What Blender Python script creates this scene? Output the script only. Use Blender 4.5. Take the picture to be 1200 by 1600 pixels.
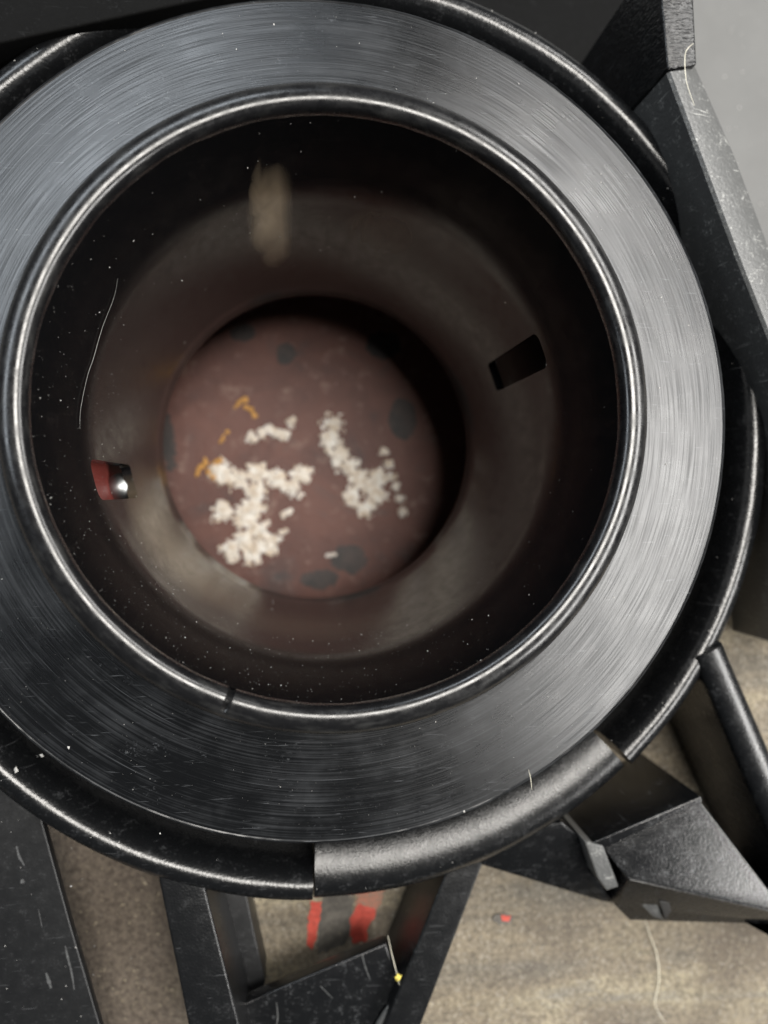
import bpy, bmesh, math, random
from mathutils import Vector, Matrix, noise
import numpy as np
random.seed(7)
for o in list(bpy.data.objects): bpy.data.objects.remove(o)
scene = bpy.context.scene
col = scene.collection
S = 0.1                       # built in millimetres, 1 Blender unit = 1 cm
scene.unit_settings.scale_length = 0.01
R = math.radians

# ------------------------------------------------------------------ camera
F_PX, W_PX, H_PX = 1200.0, 1200.0, 1600.0
CAM = np.array([-4.855, -8.984, 77.49]); RX, RY = 0.0173, 0.1214
def _rot(rx, ry):
    cx, sx, cy, sy = math.cos(rx), math.sin(rx), math.cos(ry), math.sin(ry)
    return np.array([[1, 0, 0], [0, cx, -sx], [0, sx, cx]]) @ np.array([[cy, 0, sy], [0, 1, 0], [-sy, 0, cy]])
ROT = _rot(RX, RY)
cd = bpy.data.cameras.new('camera'); cam = bpy.data.objects.new('camera', cd); col.objects.link(cam)
cam.matrix_world = Matrix.Translation(Vector(CAM * S)) @ Matrix(ROT.T.tolist()).to_4x4()
cd.sensor_fit = 'VERTICAL'; cd.sensor_height = 32.0; cd.sensor_width = 24.0; cd.lens = 24.0
cd.clip_start = 0.05; cd.clip_end = 2000
cd.dof.use_dof = True; cd.dof.focus_distance = 9.0; cd.dof.aperture_fstop = 0.155
scene.camera = cam

# ------------------------------------------------------------------ world and lamps
world = bpy.data.worlds.new('World'); scene.world = world; world.use_nodes = True
bg = world.node_tree.nodes['Background']; bg.inputs[0].default_value = (0.86, 0.93, 1.0, 1); bg.inputs[1].default_value = 0.045
def area(name, az, zen, dist, w, h, L, color, target=(0, 0, -1.5)):
    ld = bpy.data.lights.new(name, 'AREA'); ld.shape = 'RECTANGLE'; ld.size = w; ld.size_y = h
    ld.energy = L * math.pi * w * h; ld.color = color
    o = bpy.data.objects.new(name, ld); col.objects.link(o)
    t = Vector(target)
    p = t + Vector((math.sin(R(zen)) * math.cos(R(az)), math.sin(R(zen)) * math.sin(R(az)), math.cos(R(zen)))) * dist
    o.location = p
    z = (p - t).normalized(); x = Vector((0, 0, 1)).cross(z).normalized(); y = z.cross(x)
    o.rotation_euler = Matrix((x, y, z)).transposed().to_euler()
    return o
area('daylight_lamp_right', -12, 51, 60, 58, 15, 19.0, (1.0, 0.98, 0.95))  # unseen lamps added for daylight and its reflections on the flange
area('daylight_lamp_upper_right', 45, 51, 60, 30, 15, 16.5, (1.0, 0.98, 0.95))
area('daylight_lamp_upper_left', 140, 49, 60, 85, 12, 10.0, (0.86, 0.93, 1.0))
area('overhead_bore_lamp', 34, 13.5, 70, 25, 25, 33.0, (1.0, 0.96, 0.90))  # unseen overhead lamp added to light the bottom of the bore
vs = scene.view_settings; vs.view_transform = 'Standard'; vs.look = 'None'; vs.exposure = 0.0; vs.gamma = 1.0
vs.use_curve_mapping = False

# ------------------------------------------------------------------ calibration helpers (millimetres)
def ray(px, py): return ROT.T @ np.array([(px - 600) / F_PX, -(py - 800) / F_PX, -1.0])
def at(px, py, z):
    d = ray(px, py); p = CAM + d * ((z - CAM[2]) / d[2]); return (p[0], p[1])
def at3(px, py, z): x, y = at(px, py, z); return (x, y, z)
def bore_r(z):
    u = 30.25 + (z + 1.0) * (2.1 / 14.5); l = 28.1 + (z + 15.5) * (2.0 / 44.5)
    k = min(1.0, max(0.0, (z + 20.0) / 9.0)); k = k * k * (3 - 2 * k)
    return u * k + l * (1 - k)
def on_bore(px, py, lift=0.05):
    d = ray(px, py); z = 0.0
    while z > -58:
        p = CAM + d * ((z - CAM[2]) / d[2])
        if math.hypot(p[0], p[1]) >= bore_r(z) - lift: return (p[0], p[1], z)
        z -= 0.1
    return (p[0], p[1], z)
def angle(px, py, z): x, y = at(px, py, z); return math.degrees(math.atan2(y, x))

# ------------------------------------------------------------------ object helpers
def empty(name, loc=(0, 0, 0)):
    o = bpy.data.objects.new(name, None); col.objects.link(o); o.location = Vector(loc) * S; o.empty_display_size = 0.5
    return o
def tag(o, label=None, cat=None, group=None, kind=None):
    if label: o['label'] = label
    if cat: o['category'] = cat
    if group: o['group'] = group
    if kind: o['kind'] = kind
    return o
def link(name, bm, mat, parent=None, smooth=40, bevel=None, recalc=True):
    if recalc: bmesh.ops.recalc_face_normals(bm, faces=bm.faces)
    if bevel:
        ed = [e for e in bm.edges if len(e.link_faces) == 2 and e.calc_face_angle(0) > R(25)]
        bmesh.ops.bevel(bm, geom=ed, offset=bevel * S, segments=3, profile=0.6, affect='EDGES', clamp_overlap=True)
    me = bpy.data.meshes.new(name); bm.to_mesh(me); bm.free()
    for p in me.polygons: p.use_smooth = True
    me.set_sharp_from_angle(angle=R(smooth))
    me.materials.append(mat)
    o = bpy.data.objects.new(name, me); col.objects.link(o)
    if parent:
        o.parent = parent; o.matrix_parent_inverse = Matrix.Translation(-parent.location)
    return o
def V(p): return Vector((p[0] * S, p[1] * S, p[2] * S))
def lathe(profile, segs=360, a0=0.0, a1=360.0, fn=None, closed=True):
    """profile: list of (r, z), revolved about Z; closed loop of profile points"""
    bm = bmesh.new(); full = abs(a1 - a0) >= 359.99
    n = segs if full else segs + 1
    rows = []
    for i in range(n):
        a = R(a0 + (a1 - a0) * i / segs); row = []
        for (r, z) in profile:
            if fn: r, z = fn(r, z, a)
            row.append(bm.verts.new(V((r * math.cos(a), r * math.sin(a), z))))
        rows.append(row)
    m = len(profile)
    for i in range(segs):
        A, B = rows[i], rows[(i + 1) % n]
        for j in range(m if closed else m - 1):
            bm.faces.new((A[j], B[j], B[(j + 1) % m], A[(j + 1) % m]))
    if not full and closed:
        bm.faces.new(rows[0]); bm.faces.new(rows[-1][::-1])
    return bm
def loft(sections, caps=True):
    bm = bmesh.new(); rows = [[bm.verts.new(V(p)) for p in s] for s in sections]; m = len(rows[0])
    for A, B in zip(rows, rows[1:]):
        for j in range(m): bm.faces.new((A[j], A[(j + 1) % m], B[(j + 1) % m], B[j]))
    if caps: bm.faces.new(rows[0][::-1]); bm.faces.new(rows[-1])
    return bm
def prism(pts, ztop, zbot, draft=0.0):
    """pts: list of (x, y) or (x, y, ztop)"""
    c = np.mean([p[:2] for p in pts], axis=0)
    top = [(p[0], p[1], p[2] if len(p) > 2 else ztop) for p in pts]
    bot = [(p[0] + (p[0] - c[0]) * draft, p[1] + (p[1] - c[1]) * draft, zbot) for p in pts]
    return loft([bot, top])
def tube_bm(path, rad, sides=6, bm=None, taper=False):
    bm = bm or bmesh.new(); rows = []
    P = [Vector(p) for p in path]
    for i, p in enumerate(P):
        t = (P[min(i + 1, len(P) - 1)] - P[max(i - 1, 0)]).normalized()
        u = t.cross(Vector((0.3, 0.2, 0.93))).normalized(); w = t.cross(u)
        r = rad * (1 - 0.6 * abs(2 * i / (len(P) - 1) - 1)) if taper else rad
        rows.append([bm.verts.new((p + (u * math.cos(k * 2 * math.pi / sides) + w * math.sin(k * 2 * math.pi / sides)) * r) * S) for k in range(sides)])
    for A, B in zip(rows, rows[1:]):
        for j in range(sides): bm.faces.new((A[j], A[(j + 1) % sides], B[(j + 1) % sides], B[j]))
    bm.faces.new(rows[0][::-1]); bm.faces.new(rows[-1])
    return bm
def smooth_path(pts, n=10):
    out = []
    P = [Vector(p) for p in pts]
    for i in range(len(P) - 1):
        p0, p1, p2, p3 = P[max(i - 1, 0)], P[i], P[i + 1], P[min(i + 2, len(P) - 1)]
        for k in range(n):
            t = k / n
            out.append(0.5 * ((2 * p1) + (p2 - p0) * t + (2 * p0 - 5 * p1 + 4 * p2 - p3) * t * t + (3 * p1 - p0 - 3 * p2 + p3) * t ** 3))
    out.append(P[-1]); return out

# ------------------------------------------------------------------ materials
class N:
    def __init__(s, name):
        s.m = bpy.data.materials.new(name); s.m.use_nodes = True; s.t = s.m.node_tree; s.b = s.t.nodes['Principled BSDF']
        s.co = s.t.nodes.new('ShaderNodeTexCoord').outputs['Object']
    def set(s, **k):
        for n, v in k.items(): s.b.inputs[n.replace('_', ' ')].default_value = v
    def n(s, kind, ins=(), **props):
        nd = s.t.nodes.new(kind)
        for k, v in props.items(): setattr(nd, k, v)
        for k, v in (ins.items() if isinstance(ins, dict) else enumerate(ins)):
            if hasattr(v, 'node'): s.t.links.new(v, nd.inputs[k])
            elif v is not None: nd.inputs[k].default_value = v
        return nd
    def link(s, a, name): s.t.links.new(a, s.b.inputs[name])
    def math(s, op, *a): return s.n('ShaderNodeMath', a, operation=op).outputs[0]
    def noise(s, vec, scale, detail=4, rough=0.6, dist=0.0):
        return s.n('ShaderNodeTexNoise', {'Vector': vec, 'Scale': scale, 'Detail': detail, 'Roughness': rough, 'Distortion': dist}).outputs[0]
    def ramp(s, fac, stops):
        nd = s.n('ShaderNodeValToRGB', [fac]); el = nd.color_ramp.elements
        while len(el) < len(stops): el.new(0.5)
        for e, (p, c) in zip(el, stops):
            e.position = p; e.color = c if isinstance(c, tuple) else (c, c, c, 1)
        return nd.outputs[0]
    def mixc(s, fac, a, b):
        nd = s.n('ShaderNodeMix', data_type='RGBA')
        for k, v in ((0, fac), (6, a), (7, b)):
            if hasattr(v, 'node'): s.t.links.new(v, nd.inputs[k])
            else: nd.inputs[k].default_value = v
        return nd.outputs[2]
    def polar(s, kt, kr, kz):
        x, y, z = s.n('ShaderNodeSeparateXYZ', [s.co]).outputs[:]
        r = s.math('SQRT', s.math('ADD', s.math('MULTIPLY', x, x), s.math('MULTIPLY', y, y)))
        th = s.math('ARCTAN2', y, x)
        v = s.n('ShaderNodeCombineXYZ', [s.math('MULTIPLY', th, kt), s.math('MULTIPLY', r, kr), s.math('MULTIPLY', z, kz)]).outputs[0]
        return v
    def hairs(s, angles, k=(1.6, 42.0), lo=0.69, hi=0.76):
        out = None
        for i, a in enumerate(angles):
            mp = s.n('ShaderNodeMapping', {'Vector': s.co, 'Location': (i * 3.1, i * 1.7, 0), 'Rotation': (0, 0, R(a)), 'Scale': (k[0], k[1], 1.0)}).outputs[0]
            q = s.ramp(s.noise(mp, 1.0, 1, 0.5, 0.5), [(lo, 0.0), (hi, 1.0)])
            out = q if out is None else s.math('MAXIMUM', out, q)
        return out
    def bump(s, h, strength, dist, normal=None):
        ins = {'Height': h, 'Strength': strength, 'Distance': dist}
        if normal is not None: ins['Normal'] = normal
        return s.n('ShaderNodeBump', ins).outputs[0]
BLACK = (0.0045, 0.0048, 0.0053, 1)
def plastic(name, rough=0.32, grain=40.0, amp=0.5, dist=0.01, scuff=0.25, base=BLACK, wrinkle=False, scuff_c=(0.07, 0.072, 0.075, 1), coat=0.0, hair=0.6):
    m = N(name)
    sc = m.noise(m.co, 5.0, 6, 0.7); fine = m.noise(m.co, 26.0, 3, 0.7)
    w = m.ramp(m.math('MULTIPLY', sc, fine), [(0.30, 0.0), (0.42, scuff)])
    w = m.math('MAXIMUM', w, m.math('MULTIPLY', m.hairs((20, -47, 78), (2.6, 46.0), 0.745, 0.80), hair))
    m.link(m.mixc(w, base, scuff_c), 'Base Color')
    m.set(Coat_Weight=coat, Coat_Roughness=0.12)
    m.link(m.n('ShaderNodeMapRange', [sc, 0.3, 0.7, rough - 0.04, rough + 0.06]).outputs[0], 'Roughness')
    if wrinkle:
        mp = m.n('ShaderNodeMapping', {'Vector': m.co, 'Rotation': (0, 0, R(-38)), 'Scale': (1.0, 3.2, 1.0)}).outputs[0]
        h = m.noise(mp, grain, 2, 0.5, 0.8)
    else: h = m.noise(m.co, grain, 1, 0.5)
    nb = m.bump(h, amp, dist)
    lg = m.noise(m.co, 4.0, 2, 0.5)
    m.link(m.bump(lg, 0.3, 0.006, nb), 'Normal')
    return m.m
M_frame = plastic('black_moulded_plastic', 0.30, 34, 0.8, 0.005)
M_ring = plastic('black_ring_plastic', 0.27, 26, 0.8, 0.004, 0.35, coat=0.1)
M_segment = plastic('black_textured_plastic', 0.26, 55, 1.0, 0.003, 0.5)
M_bracket = plastic('black_grained_plastic', 0.22, 36, 1.0, 0.004, 0.6)
M_wrinkle = plastic('black_wrinkled_plastic', 0.30, 9, 1.0, 0.02, 0.3, wrinkle=True)
M_worn = plastic('scuffed_plastic', 0.38, 20, 1.0, 0.006, 0.55, base=(0.07, 0.071, 0.07, 1), scuff_c=(0.42, 0.42, 0.40, 1), hair=0.8)
M_shade_black = plastic('shade_black_plastic', 0.8, 30, 0.3, 0.003, 0.1, base=(0.002, 0.002, 0.002, 1), hair=0.1)  # deeper black that puts the cavity's shade into the colour
M_shade_black.node_tree.nodes['Principled BSDF'].inputs['Specular IOR Level'].default_value = 0.12
M_dark = plastic('black_dull_plastic', 0.40, 30, 0.3, 0.003, 0.2)

def flange_mat():
    m = N('black_turned_plastic')
    groove = m.noise(m.polar(1.6, 42.0, 0.0), 1.0, 2, 0.5)
    fine = m.noise(m.polar(5.0, 75.0, 0.0), 1.0, 0, 0.5)
    arcs = m.noise(m.polar(5.0, 34.0, 0.0), 1.0, 2, 0.5)
    big = m.noise(m.co, 1.3, 4, 0.6)
    h = m.math('ADD', m.math('MULTIPLY', groove, 0.7), m.math('MULTIPLY', fine, 0.35))
    n1 = m.bump(h, 1.0, 0.0013)
    m.link(m.bump(m.noise(m.co, 30, 1, 0.5), 0.3, 0.0008, n1), 'Normal')
    sp = m.ramp(m.math('MULTIPLY', m.noise(m.co, 26, 3, 0.7), m.noise(m.co, 2.2, 3, 0.6)), [(0.36, 0.0), (0.46, 0.8)])
    sp = m.math('MAXIMUM', sp, m.ramp(m.noise(m.polar(3.0, 55.0, 0.0), 1.0, 1, 0.5), [(0.70, 0.0), (0.78, 1.0)]))
    sp = m.math('MAXIMUM', sp, m.hairs((31, -62, 84), (2.8, 55.0), 0.74, 0.80))
    w = m.math('MAXIMUM', sp, m.ramp(m.math('MULTIPLY', groove, big), [(0.22, 0.0), (0.45, 0.5)]))
    m.link(m.mixc(w, BLACK, (0.05, 0.0525, 0.056, 1)), 'Base Color')
    rr = m.n('ShaderNodeMapRange', [big, 0.3, 0.7, 0.24, 0.34]).outputs[0]
    m.link(m.math('ADD', rr, m.math('MULTIPLY', m.ramp(fine, [(0.45, 0.0), (0.7, 1.0)]), 0.14)), 'Roughness')
    m.set(Anisotropic=0.75)
    tg = m.n('ShaderNodeTangent', direction_type='RADIAL', axis='Z').outputs[0]
    m.link(tg, 'Tangent')
    return m.m
M_flange = flange_mat()
def lip_mat():
    m = N('black_polished_lip')
    h = m.noise(m.polar(3.0, 30.0, 30.0), 1.0, 2, 0.5)
    n1 = m.bump(h, 0.6, 0.001)
    m.link(m.bump(m.noise(m.co, 10, 2, 0.5), 0.3, 0.002, n1), 'Normal')
    big = m.noise(m.polar(9.0, 12.0, 12.0), 1.0, 4, 0.6)
    m.link(m.mixc(m.ramp(big, [(0.5, 0.0), (0.75, 0.35)]), (0.006, 0.006, 0.0065, 1), (0.06, 0.06, 0.058, 1)), 'Base Color')
    m.link(m.n('ShaderNodeMapRange', [m.noise(m.co, 7.0, 5, 0.7), 0.35, 0.65, 0.17, 0.36]).outputs[0], 'Roughness'); m.set(Coat_Weight=0.1, Coat_Roughness=0.14)
    return m.m
M_lip = lip_mat()
def bore_mat():
    m = N('black_glossy_bore')
    sc = m.noise(m.polar(14.0, 0.0, 2.5), 1.0, 5, 0.65)
    fine = m.noise(m.co, 30, 4, 0.7)
    w = m.ramp(m.math('MULTIPLY', sc, fine), [(0.32, 0.0), (0.48, 0.15)])
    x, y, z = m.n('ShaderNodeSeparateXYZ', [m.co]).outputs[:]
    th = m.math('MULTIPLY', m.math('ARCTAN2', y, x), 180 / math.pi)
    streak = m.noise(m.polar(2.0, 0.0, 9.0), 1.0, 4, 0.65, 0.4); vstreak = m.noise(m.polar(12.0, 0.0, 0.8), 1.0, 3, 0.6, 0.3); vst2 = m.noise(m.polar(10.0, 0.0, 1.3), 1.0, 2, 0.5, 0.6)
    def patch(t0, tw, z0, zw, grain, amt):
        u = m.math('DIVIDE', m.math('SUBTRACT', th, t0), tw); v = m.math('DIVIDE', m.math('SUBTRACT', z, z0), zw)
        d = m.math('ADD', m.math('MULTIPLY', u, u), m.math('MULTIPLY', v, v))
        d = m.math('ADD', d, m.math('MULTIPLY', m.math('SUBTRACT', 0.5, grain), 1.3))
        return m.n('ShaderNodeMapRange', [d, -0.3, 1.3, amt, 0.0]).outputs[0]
    painted_light = m.math('MAXIMUM', m.math('MULTIPLY', patch(104, 7.0, -2.5, 1.5, vst2, 0.75), m.n('ShaderNodeMapRange', [th, 99.0, 102.5, 0.0, 1.0]).outputs[0]), patch(-140, 30, -4.0, 1.7, streak, 0.34))  # pale patches paint reflections and lit wall into the bore colour
    painted_light = m.math('MAXIMUM', painted_light, patch(74, 10, -2.6, 0.8, vstreak, 0.22))
    painted_light = m.math('MAXIMUM', painted_light, patch(-96, 30, -3.2, 0.9, streak, 0.08))
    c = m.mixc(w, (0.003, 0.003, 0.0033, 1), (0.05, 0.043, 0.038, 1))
    m.link(m.mixc(painted_light, c, (0.36, 0.28, 0.19, 1)), 'Base Color')
    m.b.inputs['Specular IOR Level'].default_value = 0.15
    m.link(m.n('ShaderNodeMapRange', [sc, 0.3, 0.7, 0.15, 0.25]).outputs[0], 'Roughness')
    m.link(m.bump(m.noise(m.co, 6, 3, 0.5), 0.2, 0.004), 'Normal')
    return m.m
M_bore = bore_mat()
def board_mat():
    m = N('worn_tan_board')
    a = m.noise(m.co, 0.35, 5, 0.6, 0.4)
    mp = m.n('ShaderNodeMapping', {'Vector': m.co, 'Rotation': (0, 0, R(-6)), 'Scale': (0.22, 1.1, 1.0)}).outputs[0]
    band = m.noise(mp, 1.0, 5, 0.6, 0.6)
    g = m.noise(m.co, 11, 5, 0.75); g2 = m.noise(m.co, 4.0, 5, 0.7)
    c = m.ramp(band, [(0.3, (0.15, 0.137, 0.112, 1)), (0.5, (0.25, 0.21, 0.15, 1)), (0.62, (0.33, 0.285, 0.195, 1)), (0.75, (0.20, 0.198, 0.185, 1))])
    c = m.mixc(m.ramp(g, [(0.35, 0.75), (0.6, 0.0)]), c, (0.065, 0.053, 0.04, 1))
    c = m.mixc(m.ramp(g2, [(0.58, 0.0), (0.72, 0.5)]), c, (0.34, 0.31, 0.255, 1))
    c = m.mixc(m.ramp(a, [(0.36, 0.75), (0.52, 0.0)]), c, (0.10, 0.08, 0.06, 1))
    vo = m.n('ShaderNodeTexVoronoi', {'Vector': m.co, 'Scale': 26.0}).outputs['Color']
    vv = m.n('ShaderNodeSeparateColor', [vo]).outputs[0]
    c = m.mixc(m.ramp(vv, [(0.84, 0.0), (0.90, 0.35)]), c, (0.07, 0.06, 0.05, 1))
    c = m.mixc(m.ramp(vv, [(0.06, 0.3), (0.10, 0.0)]), c, (0.40, 0.37, 0.31, 1))
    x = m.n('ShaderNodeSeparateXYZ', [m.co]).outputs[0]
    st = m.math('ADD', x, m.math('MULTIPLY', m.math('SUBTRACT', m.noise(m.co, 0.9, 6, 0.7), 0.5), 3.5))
    mud_shade = m.mixc(m.ramp(g, [(0.35, 0.0), (0.62, 1.0)]), (0.055, 0.042, 0.033, 1), (0.15, 0.12, 0.095, 1))
    c = m.mixc(m.n('ShaderNodeMapRange', [st, -2.4, -1.2, 0.85, 0.0]).outputs[0], c, mud_shade)  # brown dirt with the dimness of the left cells painted in
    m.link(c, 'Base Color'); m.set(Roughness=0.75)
    m.link(m.bump(m.math('ADD', g, g2), 0.9, 0.06), 'Normal')
    return m.m
M_board = board_mat()
def simple(name, c, rough, scale=10, var=0.3, bump=0.3, dist=0.01, metal=0.0, c2=None):
    m = N(name); n = m.noise(m.co, scale, 5, 0.65)
    c2 = c2 or tuple(x * (1 - var) for x in c[:3]) + (1,)
    m.link(m.mixc(m.ramp(n, [(0.35, 0.0), (0.65, 1.0)]), c, c2), 'Base Color')
    m.set(Roughness=rough, Metallic=metal)
    m.link(m.bump(n, bump, dist), 'Normal'); return m.m
M_floor = simple('grey_painted_floor', (0.088, 0.088, 0.085, 1), 0.55, 1.2, 0.12, 0.1, 0.01)
M_paint = simple('red_paint', (0.52, 0.075, 0.05, 1), 0.5, 16, 0.35, 0.6, 0.02)
M_paint_thin = simple('rubbed_red_paint', (0.36, 0.13, 0.085, 1), 0.6, 14, 0.5, 0.6, 0.02, c2=(0.20, 0.14, 0.10, 1))
M_black_mark = simple('black_smudge', (0.055, 0.05, 0.043, 1), 0.6, 8, 0.4, 0.4, 0.02, c2=(0.11, 0.10, 0.085, 1))
M_crust = simple('white_crust', (0.88, 0.86, 0.82, 1), 0.8, 6, 0.2, 0.5, 0.04, c2=(0.60, 0.49, 0.37, 1))
M_flake = simple('orange_flake', (0.62, 0.33, 0.09, 1), 0.7, 8, 0.2, 0.4, 0.03)
M_dust = simple('pale_dust', (0.42, 0.41, 0.39, 1), 0.8, 8, 0.2, 0.0, 0.01)
M_lint = simple('pale_lint', (0.78, 0.74, 0.60, 1), 0.7, 8, 0.1, 0.0, 0.01)
M_steel = simple('bright_steel', (0.30, 0.31, 0.31, 1), 0.42, 6, 0.1, 0.05, 0.01, metal=1.0)
M_redwall = simple('red_lacquer', (0.15, 0.026, 0.02, 1), 0.5, 6, 0.2, 0.1, 0.01)
M_spot_dark = simple('spot_dark', (0.018, 0.015, 0.014, 1), 0.6, 4, 0.3, 0.3, 0.01, c2=(0.05, 0.033, 0.029, 1))
M_scuff = simple('pale_scuff', (0.07, 0.072, 0.072, 1), 0.6, 30, 0.6, 0.4, 0.01)
M_hole_black = simple('hole_black', (0.02, 0.019, 0.018, 1), 0.6, 6, 0.3, 0.3, 0.01)
def red_plate_mat():
    m = N('rusty_red_paint')
    a = m.noise(m.co, 0.7, 5, 0.6, 0.5); b = m.noise(m.co, 2.6, 5, 0.7)
    c = m.ramp(a, [(0.3, (0.05, 0.035, 0.033, 1)), (0.42, (0.10, 0.038, 0.028, 1)), (0.58, (0.135, 0.053, 0.038, 1)), (0.75, (0.085, 0.052, 0.045, 1))])
    c = m.mixc(m.ramp(b, [(0.56, 0.0), (0.72, 0.6)]), c, (0.30, 0.20, 0.16, 1))
    m.link(c, 'Base Color'); m.set(Roughness=0.6); m.link(m.bump(b, 0.5, 0.05), 'Normal')
    return m.m
M_redplate = red_plate_mat()

# ------------------------------------------------------------------ setting: floor
bm = bmesh.new()
for x, y in ((-1500, -1500), (1500, -1500), (1500, 1500), (-1500, 1500)): bm.verts.new(V((x, y, -86)))
bm.faces.new(bm.verts); tag(link('floor', bm, M_floor), kind='structure')

# ------------------------------------------------------------------ board under the frame
BZ = -48.0
def board_bm():
    bm = bmesh.new(); n = 96; rows = []
    def rect(a):
        cx, cy = math.cos(a), math.sin(a)
        t = min((140 if cx > 0 else 130) / abs(cx) if abs(cx) > 1e-6 else 1e9, (28 if cy > 0 else 170) / abs(cy) if abs(cy) > 1e-6 else 1e9)
        return (cx * max(t, 47), cy * max(t, 47))
    for k, (z, hole) in enumerate(((BZ, True), (BZ, False), (BZ - 4, False), (BZ - 4, True))):
        row = []
        for i in range(n):
            a = 2 * math.pi * i / n
            x, y = (46 * math.cos(a), 46 * math.sin(a)) if hole else rect(a)
            row.append(bm.verts.new(V((x, y, z))))
        rows.append(row)
    for k in range(4):
        A, B = rows[k], rows[(k + 1) % 4]
        for i in range(n): bm.faces.new((A[i], A[(i + 1) % n], B[(i + 1) % n], B[i]))
    return bm
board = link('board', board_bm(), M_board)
tag(board, 'worn tan gritty board with red paint marks under the black frame', 'board')
def blot(px_pts, z, mat, name, parent, th=0.12, jag=0.35):
    P = [Vector(at3(x, y, z)) for x, y in px_pts]; out = []
    for i, p in enumerate(P):
        q = P[(i + 1) % len(P)]; m = max(2, int((q - p).length / 0.5))
        for k in range(m):
            v = p.lerp(q, k / m); d = noise.noise_vector(v * 1.7) * jag
            out.append((v.x + d.x, v.y + d.y, z + th))
    return link(name, loft([[(x, y, z - 0.3) for x, y, _ in out], out]), mat, parent, smooth=30)
blot([(487, 1408), (503, 1408), (497, 1450), (488, 1482), (478, 1478), (482, 1440)], BZ, M_paint, 'paint_mark', board, 0.1, 0.45)
blot([(549, 1430), (560, 1412), (588, 1420), (586, 1432), (574, 1448), (573, 1468), (552, 1474), (545, 1462)], BZ, M_paint, 'paint_mark', board, 0.1, 0.45)
blot([(556, 1414), (562, 1380), (604, 1378), (596, 1404), (588, 1422)], BZ, M_paint_thin, 'paint_mark', board, 0.08, 0.6)
blot([(504, 1400), (555, 1385), (548, 1440), (540, 1475), (495, 1492), (498, 1450)], BZ, M_black_mark, 'smudge', board, 0.05, 0.5)
t = blot([(772, 1428), (790, 1426), (803, 1432), (798, 1441), (780, 1443), (769, 1437)], BZ, M_black_mark, 'paint_chip', None, 0.25, 0.3)
tag(t, 'tiny dark chip with a red centre lying on the tan board', 'chip')
c = blot([(783, 1430), (797, 1430), (795, 1438), (785, 1438)], BZ + 0.25, M_paint, 'red_centre', t, 0.15, 0.3)

# ------------------------------------------------------------------ red plate and crust below the bore
PZ = -84.0
def plate_bm():
    pts = []
    for i in range(72):
        a = 2 * math.pi * i / 72; k = 1 / max(abs(math.cos(a)) / 62, abs(math.sin(a)) / 58)
        k += noise.noise(Vector((math.cos(a) * 2, math.sin(a) * 2, 4))) * 3
        pts.append((k * math.cos(a), k * math.sin(a)))
    return prism(pts, PZ, PZ - 1.8)
plate = link('red_plate', plate_bm(), M_redplate, bevel=0.2)
tag(plate, 'dull rusty red plate seen through the bottom of the black bore', 'plate')
def spot(px, py, rx, ry, rot=0.0):
    pts = []
    for k in range(14):
        a = 2 * math.pi * k / 14; q = 1 + 0.18 * noise.noise(Vector((px + math.cos(a) * 2, py + math.sin(a) * 2, 0.3)))
        x, y = rx * q * math.cos(a), ry * q * math.sin(a); c, d = math.cos(rot), math.sin(rot)
        pts.append((px + x * c - y * d, py + x * d + y * c))
    blot(pts, PZ, M_spot_dark, 'dark_spot', plate, 0.08, 0.9)
for a in ((446, 553, 17, 17), (628, 655, 20, 34, -0.2), (546, 874, 28, 24), (500, 905, 30, 14), (262, 690, 12, 50, -0.15), (380, 520, 20, 14), (600, 540, 26, 22)): spot(*a)  # long left spot paints the shadow under the bore's end
def crust(px_pts, n, r0, mat, name, label, cat, group=None, seed=1, chain=False):
    rnd = random.Random(seed); bm = bmesh.new()
    P = [Vector(at3(x, y, PZ)) for x, y in px_pts]
    for i in range(n):
        p = P[i % len(P)].copy(); a = rnd.random() * 6.283
        steps = rnd.randint(2, 6)
        if chain:
            q = P[min(i + 1, len(P) - 1)]; a = math.atan2(q.y - p.y, q.x - p.x); steps = max(1, int((q - p).length / (r0 * 0.6)) + 1)
        for k in range(steps):
            r = r0 * (rnd.choice([0.3, 0.4, 0.55, 0.8, 1.15]) if r0 > 1.2 else rnd.uniform(0.6, 1.0)) * (1 - 0.1 * k)
            mt = Matrix.Translation(p * S) @ Matrix.Rotation(rnd.random() * 6, 4, 'Z') @ Matrix.Diagonal((r * S * rnd.uniform(0.8, 1.4), r * S * rnd.uniform(.6, 1), r * S * rnd.uniform(0.3, 0.6), 1))
            bmesh.ops.create_icosphere(bm, subdivisions=2, radius=1.0, matrix=mt)
            if chain: p = p.lerp(q, 1 / (steps - k)) + Vector((rnd.uniform(-.2, .2), rnd.uniform(-.2, .2), 0)); continue
            a += rnd.uniform(-0.8, 0.8); p += Vector((math.cos(a), math.sin(a), 0)) * r * 1.1; p.z = PZ + rnd.uniform(0, 0.9 if r0 > 1.2 else 0.4)
    for v in bm.verts: v.co += noise.noise_vector(v.co * 9) * (0.08 if r0 > 1.2 else 0.02)
    o = link(name, bm, mat, smooth=60); tag(o, label, cat, group); return o
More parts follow.
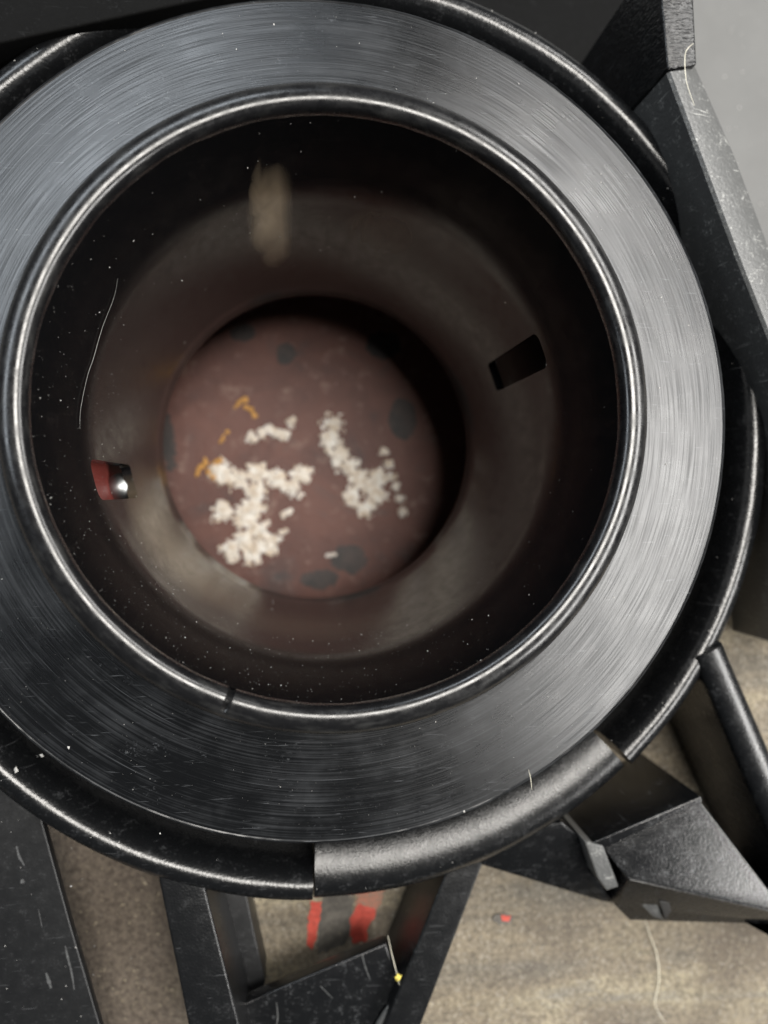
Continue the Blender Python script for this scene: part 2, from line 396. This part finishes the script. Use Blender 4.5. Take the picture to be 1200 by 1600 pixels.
def flaky(px_pts, rad, seed, step=0.3, thr=0.47):
    """irregular flaky patch: cells of a fine grid kept where an envelope and noise agree; returns connected pieces, largest first"""
    P = [Vector(at3(x, y, PZ)).xy for x, y in px_pts]
    x0, x1 = min(p.x for p in P) - 5, max(p.x for p in P) + 5; y0, y1 = min(p.y for p in P) - 5, max(p.y for p in P) + 5
    nx, ny = int((x1 - x0) / step), int((y1 - y0) / step)
    def field(x, y):
        e = max(math.exp(-((x - p.x) ** 2 + (y - p.y) ** 2) / rad ** 2) for p in P)
        n = noise.noise(Vector((x * .55, y * .55, seed))) * .5 + noise.noise(Vector((x * 1.3, y * 1.3, seed + 5))) * .45 + noise.noise(Vector((x * 3.1, y * 3.1, seed + 9))) * .25
        return e * 0.85 + n * 0.62
    keep = {(i, k): field(x0 + i * step, y0 + k * step) for i in range(nx) for k in range(ny)}
    keep = {c: f for c, f in keep.items() if f > thr}
    comps, left = [], set(keep)
    while left:
        st = [left.pop()]; comp = set(st)
        while st:
            a, b = st.pop()
            for q in ((a + 1, b), (a - 1, b), (a, b + 1), (a, b - 1)):
                if q in left: left.remove(q); comp.add(q); st.append(q)
        comps.append(comp)
    comps.sort(key=len, reverse=True)
    def build(comp, bm):
        top, bot = {}, {}
        def tv(i, k):
            if (i, k) not in top:
                x, y = x0 + (i - .5) * step, y0 + (k - .5) * step
                h = max(0.1, 0.25 + 1.5 * (field(x, y) - thr) + 0.7 * noise.noise(Vector((x * 1.9, y * 1.9, seed + 20))))
                jx, jy = noise.noise(Vector((x * 4, y * 4, 1))) * step * .5, noise.noise(Vector((x * 4, y * 4, 2))) * step * .5
                top[(i, k)] = bm.verts.new(V((x + jx, y + jy, PZ + h))); bot[(i, k)] = bm.verts.new(V((x + jx, y + jy, PZ - 0.15)))
            return top[(i, k)]
        for (i, k) in comp:
            c = [(i, k), (i + 1, k), (i + 1, k + 1), (i, k + 1)]
            bm.faces.new([tv(*q) for q in c])
            for a, b, nb in ((0, 1, (i, k - 1)), (1, 2, (i + 1, k)), (2, 3, (i, k + 1)), (3, 0, (i - 1, k))):
                if nb not in comp: bm.faces.new((top[c[b]], top[c[a]], bot[c[a]], bot[c[b]]))
        loose = [v for v in bm.verts if not v.link_faces]
        for v in loose: bm.verts.remove(v)
        return bm
    return comps, build
crumb = bmesh.new()
for pts, rad, seed, label in (([(345, 740), (372, 748), (402, 738), (432, 748), (458, 760), (470, 742), (400, 772), (395, 792), (385, 812), (408, 832), (380, 845), (362, 862), (395, 866), (420, 852), (350, 800)], 2.9, 3.0, 'largest clump of cream white crust on the red plate in the bore'),
                         ([(515, 690), (530, 712), (545, 730), (560, 745), (577, 760), (588, 775), (552, 775), (572, 795), (520, 662), (592, 748)], 2.7, 41.0, 'white crust clump on the red plate, right of the largest clump'),
                         ([(395, 684), (408, 676), (420, 671), (432, 678), (444, 682), (455, 660)], 1.5, 63.0, 'thin pale wisp of crust above the largest clump in the bore'),
                         ([(600, 705), (607, 725), (613, 745), (619, 760), (625, 780), (628, 800)], 1.25, 77.0, 'largest grain in the faint crust trail along the right edge of the clumps')):
    comps, build = flaky(pts, rad, seed)
    o = link('crust', build(comps[0], bmesh.new()), M_crust, smooth=80, recalc=False); tag(o, label, 'crust', 'white crust clumps on the red plate')
    for c in comps[1:]:
        if len(c) > 2: build(c, crumb)
tag(link('crumbs', crumb, M_crust, smooth=80, recalc=False), 'loose white crumbs scattered round the crust clumps on the red plate', 'crumbs', kind='stuff')
for i, (p, w) in enumerate((((452, 800), 'just right of the middle of the largest clump'), ((440, 832), 'right of the lower end of the largest clump'), ((512, 868), 'touching the left of the lowest round dark spot'))):
    crust([p], 1, 0.9, M_crust, 'grain', 'small white crust grain ' + w, 'grain', 'crust grains', 30 + i)
crust([(383, 625), (392, 640), (398, 650)], 3, 0.8, M_flake, 'flake', 'small orange flake highest on the red plate in the bore', 'flake', 'orange flakes on the red plate', 11)
crust([(345, 690), (355, 675)], 2, 0.7, M_flake, 'flake', 'small pale orange flake left of the thin white wisp', 'flake', 'orange flakes on the red plate', 12, True)
crust([(318, 728), (328, 738), (335, 725)], 4, 0.8, M_flake, 'flake', 'orange flake touching the upper left of the largest crust clump', 'flake', 'orange flakes on the red plate', 13)

# ------------------------------------------------------------------ black frame
frame = empty('plastic_frame', (0, 0, BZ))
tag(frame, 'black moulded plastic frame with round ring, ribs and walls on tan board', 'frame')
seg0, seg1 = angle(492, 1365, -28), angle(962, 1180, -28)      # ends of the raised segment
def ring_prof():
    out = [(59.3, -41)]
    for i in range(17):
        a = math.pi - math.pi * i / 16
        out.append((62.2 + 2.9 * math.cos(a), -33 + 5.6 * math.sin(a) ** 0.9))
    return out + [(65.1, -41)]
def wob(amp, off=0.0):
    def f(r, z, a):
        r = r + off * math.cos(a + 0.6)
        d = noise.noise(Vector((math.cos(a) * 9, math.sin(a) * 9, r * 0.3))) * amp
        return r + d, z + d * 0.5
    return f
link('ring', lathe(ring_prof(), 420, seg1 + 0.9, seg0 + 359.8, wob(0.10, 1.1)), M_ring, frame)
def seg_prof():
    pts = [(55.2, -40), (55.2, -32), (55.6, -30.6), (56.4, -29.75), (57.5, -29.05), (58.8, -28.45), (60.2, -28.0), (61.6, -27.8), (62.8, -27.95), (63.9, -28.7), (64.8, -30), (65.3, -31.8), (65.5, -40)]
    return pts
link('ring_segment', lathe(seg_prof(), 90, seg0, seg1, wob(0.06, 0.6)), M_segment, frame)
link('inner_floor', lathe([(37, -41), (59.8, -41), (59.8, -43), (37, -43)], 180), M_dark, frame)

link('light_skirt', lathe([(35, -23), (36.5, -23), (36.5, -83.6), (35, -83.6)], 120), M_dark, frame)  # unseen skirt added to block light and darken what shows through the slot
# walls at the upper right
a0, a1 = [at(1026, -80, -20), at(1043, 108, -20)], [at(1080, -80, -20), at(1089, 101, -20)]
link('wall', prism([a0[0], a0[1], a1[1], a1[0]], -20, BZ), M_wrinkle, frame, bevel=0.35)
def wsec(pi, pm, po):
    i, m, o = at(*pi, -19.8), at(*pm, -20), at(*po, -21.5)
    return [(i[0], i[1], BZ), (i[0], i[1], -20.3), (i[0] + .35, i[1] + .1, -19.9), (m[0], m[1], -20.3), (o[0] - .3, o[1], -21.4), (o[0], o[1], -22.2), (o[0], o[1], BZ)]
link('wall', loft([wsec((1044, 112), (1068, 108), (1088, 104)), wsec((1096, 250), (1128, 246), (1148, 240)), wsec((1150, 395), (1186, 395), (1204, 390)), wsec((1215, 560), (1252, 560), (1272, 560)), wsec((1262, 690), (1300, 690), (1330, 690)), wsec((1330, 1040), (1370, 1040), (1400, 1040))]), M_worn, frame, smooth=25)  # last sections reach out of view, lengthened to shade the board
# wall at the upper left and the dark pan added behind the ring as the cavity's shade
p0, p1 = at(-120, 117, -29), at(500, -18, -29)
u = Vector((p1[0] - p0[0], p1[1] - p0[1])).normalized(); nrm = Vector((-u.y, u.x))
P = [(p0[0], p0[1]), (p1[0], p1[1]), (p1[0] + nrm.x * 8, p1[1] + nrm.y * 8), (p0[0] + nrm.x * 8, p0[1] + nrm.y * 8)]
link('wall', prism(P, -26, BZ), M_shade_black, frame, bevel=0.4)
link('shade_pan', prism([at(-200, -60, -66), at(-200, 330, -66), at(480, 120, -66), at(760, 260, -66), at(960, 460, -66), at(1010, 420, -66), at(1000, 250, -66), at(1000, -80, -66)][::-1], -66, -69), M_shade_black, frame)
# slab at the lower left
link('side_plate', prism([at(-140, 1150, -32), at(60, 1180, -32), at(66, 1285, -32), at(110, 1445, -32), at(156, 1602, -32), at(190, 1720, -32), at(-140, 1720, -32)], -32, -33.6), M_dark, frame, bevel=0.25)
def scratch(pts, z, parent, w=0.12, name='scuff'):
    P = [Vector(at3(x, y, z)) for x, y in pts]; P = smooth_path(P, 5); L, Rr = [], []
    for i, p in enumerate(P):
        t = (P[min(i + 1, len(P) - 1)] - P[max(i - 1, 0)]).normalized(); n = Vector((-t.y, t.x, 0))
        k = w * (0.35 + 0.65 * math.sin(math.pi * (i + .3) / (len(P) - .4))) * (1 + 0.8 * noise.noise(p * 2.1))
        L.append(p + n * k); Rr.append(p - n * k)
    ring = L + Rr[::-1]
    link(name, loft([[(v.x, v.y, z - 0.1) for v in ring], [(v.x, v.y, z + 0.03) for v in ring]]), M_scuff, parent, smooth=30)
side = [o for o in col.objects if o.name == 'side_plate'][0]
for pts, w in (([(26, 1322), (30, 1338), (38, 1352)], .16), ([(34, 1374), (36, 1380)], .25), ([(72, 1520), (76, 1532), (80, 1544)], .22), ([(102, 1478), (106, 1496), (112, 1520), (116, 1546)], .14), ([(60, 1420), (66, 1450)], .05)): scratch(pts, -32, side, w)
# rib 1
def bar(pl, pr, ql, qr, zt, zb, name='rib', mat=None, bev=0.4):
    return link(name, prism([at(*pl, zt), at(*pr, zt), at(*qr, zt), at(*ql, zt)], zt, zb), mat or M_frame, frame, bevel=bev)
bar((243, 1350), (311, 1350), (310, 1680), (394, 1680), -28.5, BZ + 0.02)
bar((706, 1340), (770, 1310), (578, 1660), (628, 1680), -33.5, BZ + 0.02)
# tray plate with its curled corner
tray = link('tray', prism([at(372, 1572, -36), at(470, 1530, -36), at(603, 1474, -36), at(612, 1502, -36), at(627, 1532, -36), at(640, 1570, -36), at(642, 1700, -36), at(330, 1700, -36)], -36, -38.5), M_bracket, frame, bevel=0.3)
cur = smooth_path([at3(636, 1548, -35.4), at3(612, 1572, -35.2), at3(592, 1602, -35.2), at3(570, 1650, -35.4)], 6)
link('curled_edge', tube_bm(cur, 0.55, 8), M_worn, tray)
for pts, w in (([(566, 1492), (570, 1508), (578, 1530)], .08), ([(432, 1566), (434, 1590), (430, 1610)], .1), ([(500, 1540), (520, 1560)], .06)): scratch(pts, -36, tray, w)
link('inner_step', prism([at(322, 1380, -41), at(384, 1392, -41), at(398, 1460, -41), at(415, 1535, -41), at(402, 1570, -41), at(345, 1560, -41)], -41, BZ + 0.05), M_dark, frame, bevel=0.25)
# right rib with a rounded back
def round_rib(p, q, w, zt, zb, n=14):
    A = Vector((*at(*p, zt), 0)); B = Vector((*at(*q, zt), 0)); d = (B - A).normalized(); nn = Vector((-d.y, d.x, 0))
    secs = []
    for k in range(9):
        c = A.lerp(B, k / 8); s = [(*(c + nn * (w * 1.05)).xy, zb)]
        for i in range(n + 1):
            a = math.pi * i / n
            o = c + nn * (w * math.cos(a)); s.append((o.x, o.y, zt - 2.2 + 2.2 * math.sin(a) ** 0.7))
        s.append((*(c - nn * (w * 1.05)).xy, zb)); secs.append(s)
    return loft(secs)
link('rib', round_rib((1113, 1018), (1335, 1530), 2.5, -26.5, BZ + 0.02), M_ring, frame)
# bracket at the lower right
plate_pts = [at3(942, 1324, -30.6), at3(1095, 1253, -30.6), at3(1205, 1396, -30.1), at3(1300, 1520, -30), at3(1270, 1440, -29.9), at3(983, 1377, -30.0)]
bk = link('bracket', prism([(p[0], p[1], p[2]) for p in plate_pts], -30, -34.5), M_bracket, frame, bevel=0.2)
e0, e1 = at3(922, 1318, -29.9), at3(1096, 1244, -28.4)
e2, e3 = at3(932, 1332, -29.9), at3(1098, 1254, -28.4)
link('rim', loft([[e0, e2, (e2[0], e2[1], BZ), (e0[0], e0[1], BZ)], [e1, e3, (e3[0], e3[1], BZ), (e1[0], e1[1], BZ)]]), M_bracket, bk, bevel=0.25)
link('front_face', prism([at3(983, 1374, -29.6), at3(1275, 1440, -29.2), at3(1275, 1446, -34), at3(984, 1438, -36), at3(962, 1416, -35)], -32, -44), M_segment, bk, bevel=0.25)
link('stub', prism([at3(913, 1314, -29.6), at3(943, 1322, -29.6), at3(967, 1386, -30.5), at3(948, 1392, -31), at3(934, 1372, -30.4)], -30, -45), M_worn, bk, bevel=0.3)
link('tab', prism([at3(984, 1397, -33), at3(1022, 1399, -32.2), at3(1036, 1437, -34), at3(1020, 1432, -34.4)], -33, -37), M_worn, bk, bevel=0.15)
link('tab_hole_shade', prism([at3(1030, 1408, -31.9), at3(1046, 1410, -32), at3(1049, 1424, -32.6), at3(1040, 1437, -33.4)], -32, -36), M_hole_black, bk, bevel=0.1)  # solid black block painted as the shaded hole beside the tab
link('rib', prism([at3(752, 1352, -33), at3(800, 1300, -32), at3(880, 1285, -31.5), at3(918, 1318, -33), at3(946, 1392, -36), at3(966, 1414, -38), at3(940, 1408, -38)], -33, BZ + 0.02), M_segment, frame, bevel=0.4)

# ------------------------------------------------------------------ flanged sleeve
sleeve = empty('flanged_sleeve', (0, 0, -60))
tag(sleeve, 'black plastic sleeve with turned flange and polished round lip, inside the ring', 'sleeve')
def fl_fn(r, z, a):
    if r > 51.05:
        d = noise.noise(Vector((math.cos(a) * 40, math.sin(a) * 40, 1))) * 0.05 + noise.noise(Vector((math.cos(a) * 6, math.sin(a) * 6, 2))) * 0.05
        return r + d, z
    return r, z
fl = [(33.2, -14.0), (36.0, -13.6)] + [(36 + 15 * i / 6, -13.6 - 3.0 * i / 6) for i in range(1, 7)] + [(51.15, -16.52), (51.35, -16.6), (51.5, -16.95), (51.52, -17.6), (51.4, -21.5), (33.2, -21.5)]
link('flange', lathe(fl, 720, fn=fl_fn), M_flange, sleeve, smooth=30)
NICK = math.atan2(*reversed(at(362, 1080, -0.8)))
def lip_fn(r, z, a):
    d = noise.noise(Vector((math.cos(a) * 14, math.sin(a) * 14, r))) * 0.02 + noise.noise(Vector((math.cos(a) * 5, math.sin(a) * 5, 7))) * 0.03
    k = math.exp(-((a - (NICK + 2 * math.pi)) / 0.006) ** 2) * (1 if r < 32.3 else 0.2)
    return r + d + 0.5 * k, z - 0.9 * k
lp = [(30.55, -4.0), (30.2, -2.0), (30.2, -1.3), (30.27, -0.85), (30.42, -0.48), (30.66, -0.2), (31.0, -0.05), (31.4, 0.0), (31.9, -0.07), (32.4, -0.26), (32.85, -0.6), (33.2, -1.1), (33.45, -1.9), (33.6, -3.0), (33.7, -5), (33.85, -9), (34.0, -11.6), (34.4, -12.8), (35.3, -13.45), (36.4, -13.9), (33.0, -14.2), (32.2, -8), (32.0, -4)]
link('lip', lathe(lp, 720, fn=lip_fn), M_lip, sleeve, smooth=50)
bp = [(30.24, -1.6)] + [(bore_r(z), z) for z in (-4, -7, -10, -11, -12, -13, -14, -15, -16, -17, -18, -19, -20, -21, -24, -28, -32, -36, -40, -44, -50, -56.6)] + [(26.5, -57.2), (26.8, -57.4), (27.3, -57.4), (27.5, -57.0), (29.35, -16), (31.6, -12), (32.1, -9), (32.1, -3.5)]
barrel = link('barrel', lathe(bp, 288), M_bore, sleeve, smooth=40)
def slot(a_lo, a_hi, z_hi, z_lo, skew=0.0):
    pts = []
    ca, cz = (a_lo + a_hi) / 2, (z_hi + z_lo) / 2; ha, hz = R(a_hi - a_lo) / 2 * 27.6, (z_hi - z_lo) / 2; rc = 1.0
    for sx, sz, st in ((1, 1, 0), (-1, 1, 90), (-1, -1, 180), (1, -1, 270)):
        for k in range(5):
            t = R(st + k * 22.5); pts.append((sx * (ha - rc) + rc * math.cos(t), sz * (hz - rc) + rc * math.sin(t)))
    def sec(r): return [(r * math.cos(R(ca) + s / 27.6 + skew * z), r * math.sin(R(ca) + s / 27.6 + skew * z), cz + z) for s, z in pts]
    return loft([sec(24), sec(36)])
cut = link('slot_cutter', slot(-171, -161, -14.8, -33), M_bore)
cut2 = link('slot_cutter', slot(15.4, 24.6, -15.5, -36.2), M_bore)
for c in (cut, cut2):
    md = barrel.modifiers.new('slot', 'BOOLEAN'); md.operation = 'DIFFERENCE'; md.object = c; md.solver = 'EXACT'
dg = bpy.context.evaluated_depsgraph_get()
me = bpy.data.meshes.new_from_object(barrel.evaluated_get(dg)); barrel.modifiers.clear(); barrel.data = me
for c in (cut, cut2): bpy.data.objects.remove(c)
me.set_sharp_from_angle(angle=R(40))

# behind the left slot: a red strip and a steel ball
rs = link('red_strip', lathe([(30.7, -19), (31.6, -19), (31.6, -50), (30.7, -50)], 40, -186, -150), M_redwall, bevel=0.15)
tag(rs, 'red lacquered strip glimpsed through the left slot of the bore', 'strip')
bm = bmesh.new(); q = math.radians(-165.5); bmesh.ops.create_uvsphere(bm, u_segments=32, v_segments=20, radius=2.0 * S, matrix=Matrix.Translation(V((29.5 * math.cos(q), 29.5 * math.sin(q), -34.6))))
tag(link('steel_ball', bm, M_steel), 'small bright steel ball glimpsed beside the red strip in the slot', 'ball')

# ------------------------------------------------------------------ lint and dust
def fibre(pts, rad, name, label, mat=M_lint):
    tag(link(name, tube_bm(smooth_path(pts, 8), rad, 6, taper=True), mat, smooth=80), label, 'fibre', 'stray fibres')
fibre([at3(1008, 1436, BZ + 1.2), at3(1016, 1462, BZ + .8), at3(1026, 1490, BZ + .6), at3(1030, 1530, BZ + .5), at3(1024, 1570, BZ + .5), at3(1040, 1598, BZ + .5)], 0.08, 'fibre', 'long pale fibre on the tan board below the bracket')
fibre([at3(1083, 68, -19.4), at3(1072, 80, -18.9), at3(1070, 100, -18.9), at3(1073, 130, -18.9), at3(1085, 165, -19)], 0.05, 'fibre', 'curved pale hair lying over the bend of the upper right wall')
fibre([on_bore(184, 435, .2), on_bore(178, 465, .2), on_bore(160, 512, .2), on_bore(146, 560, .2), on_bore(136, 590, .2), on_bore(126, 640, .2), on_bore(125, 670, .2)], 0.016, 'fibre', 'fine white hair clinging to the left wall of the bore', M_dust)
fibre([at3(826, 1203, -16.4), at3(829, 1216, -15.8), at3(831, 1234, -16)], 0.035, 'fibre', 'short pale fibre bridging the gap at the lower flange edge')
fibre([at3(606, 1462, -33), at3(612, 1490, -33), at3(621, 1525, -34), at3(628, 1556, -34)], 0.05, 'fibre', 'short pale fibre beside the tray corner at the slanted rib')
class Lumps:
    def __init__(s): s.v, s.f = [], []
def lumps(L, p, s, rnd):
    n = len(L.v); a = rnd.random() * 6.283; sx, sy, sz = s * rnd.uniform(.6, 1.9), s * rnd.uniform(.5, 1), s * rnd.uniform(.35, .7)
    c, d = math.cos(a), math.sin(a)
    for x, y, z in ((1, 0, 0), (.3, 1, 0), (-1, .2, 0), (-.2, -1, 0), (0.1, 0, 1), (0, 0.1, -1)):
        x, y, z = (x + rnd.uniform(-.35, .35)) * sx, (y + rnd.uniform(-.35, .35)) * sy, (z + rnd.uniform(-.2, .2)) * sz
        L.v.append(((p[0] + x * c - y * d) * S, (p[1] + x * d + y * c) * S, (p[2] + z) * S))
    for q in ((0, 1, 4), (1, 2, 4), (2, 3, 4), (3, 0, 4), (1, 0, 5), (2, 1, 5), (3, 2, 5), (0, 3, 5)): L.f.append(tuple(n + k for k in q))
def link_lumps(name, L, mat):
    me = bpy.data.meshes.new(name); me.from_pydata(L.v, [], L.f); me.materials.append(mat)
    o = bpy.data.objects.new(name, me); col.objects.link(o); return o
rnd = random.Random(21); bm = Lumps()
def flz(r): return -13.6 - 3.0 * (r - 36) / 15
for i in range(170):
    a = rnd.uniform(-math.pi, math.pi); r = rnd.uniform(36.5, 50.8)
    lumps(bm, (r * math.cos(a), r * math.sin(a), flz(r) + .05), rnd.choice([.025, .03, .04, .05, .075]), rnd)
for i in range(520):
    a = R(rnd.gauss(-95, 55)); r = rnd.uniform(36.5, 51)
    lumps(bm, (r * math.cos(a), r * math.sin(a), flz(r) + .02), rnd.choice([.012, .016, .02, .028]), rnd)
for i in range(420):
    a = R(rnd.gauss(-115, 45)); z = -1.8 - abs(rnd.gauss(0, 9)); r = bore_r(max(z, -50)) - .02
    lumps(bm, (r * math.cos(a), r * math.sin(a), max(z, -50)), rnd.choice([.012, .016, .02, .03]), rnd)
for x, y, s in ((428, 38, .17), (140, 1101, .22), (153, 1110, .22), (155, 1105, .2), (244, 1080, .14), (107, 1168, .17), (725, 1268, .2), (773, 1075, .2), (354, 1128, .18), (1021, 664, .15), (920, 1200, .12), (250, 1302, .12)):
    lumps(bm, at3(x, y, -15.2), s, rnd)
for x, y, s in ((66, 1181, .4), (25, 1203, .35)): lumps(bm, at3(x, y, -27.5), s, rnd)
for i in range(420):
    a = R(rnd.gauss(-150, 70)); z = -rnd.uniform(1.5, 26) if i % 4 else -rnd.uniform(20, 50); r = bore_r(z) - .03
    lumps(bm, (r * math.cos(a), r * math.sin(a), z), rnd.choice([.02, .025, .03, .04, .07]), rnd)
for i in range(160):
    a = rnd.uniform(-math.pi, math.pi); r = rnd.uniform(60, 64.6); z = -33 + 5.6 * math.sqrt(max(0, 1 - ((r - 62.2) / 2.9) ** 2))
    lumps(bm, (r * math.cos(a), r * math.sin(a), z), rnd.choice([.04, .06, .08]), rnd)
for i in range(26): lumps(bm, at3(rnd.uniform(0, 150), rnd.uniform(1270, 1600), -31.95), rnd.choice([.03, .05, .09]), rnd)
for i in range(90): lumps(bm, at3(rnd.uniform(900, 1190), rnd.uniform(1450, 1600), BZ), rnd.choice([.06, .08, .12]), rnd)
for i in range(110): lumps(bm, at3(rnd.uniform(80, 1190), rnd.uniform(1290, 1600), BZ), rnd.choice([.06, .08, .12]), rnd)
for i in range(60): lumps(bm, at3(rnd.uniform(1085, 1300), rnd.uniform(-40, 420), -85.9), rnd.choice([.1, .15, .2]), rnd)
tag(link_lumps('dust', bm, M_dust), 'pale dust specks scattered over the plastic and the board', 'dust', kind='stuff')
gr = Lumps()
for i in range(3200):
    lumps(gr, at3(rnd.uniform(60, 1230), 1230 + 420 * rnd.random() ** 0.8, BZ), rnd.choice([.06, .09, .12, .16, .22]), rnd)
tag(link_lumps('grit', gr, simple('sandy_grit', (0.36, 0.31, 0.22, 1), 0.8, 7, 0.2, 0.0, 0.01, c2=(0.07, 0.055, 0.04, 1))), 'fine sandy grit strewn over the tan board', 'grit', kind='stuff')
bm = Lumps()
for dx, dy in ((0, 0), (2, 3), (-2, 2), (1, -3)): lumps(bm, at3(621 + dx, 1526 + dy, -33.2), .3, rnd)
tag(link_lumps('speck', bm, simple('yellow_speck', (0.75, 0.62, 0.12, 1), .7, 8)), 'tiny yellow speck beside the tray corner', 'speck')
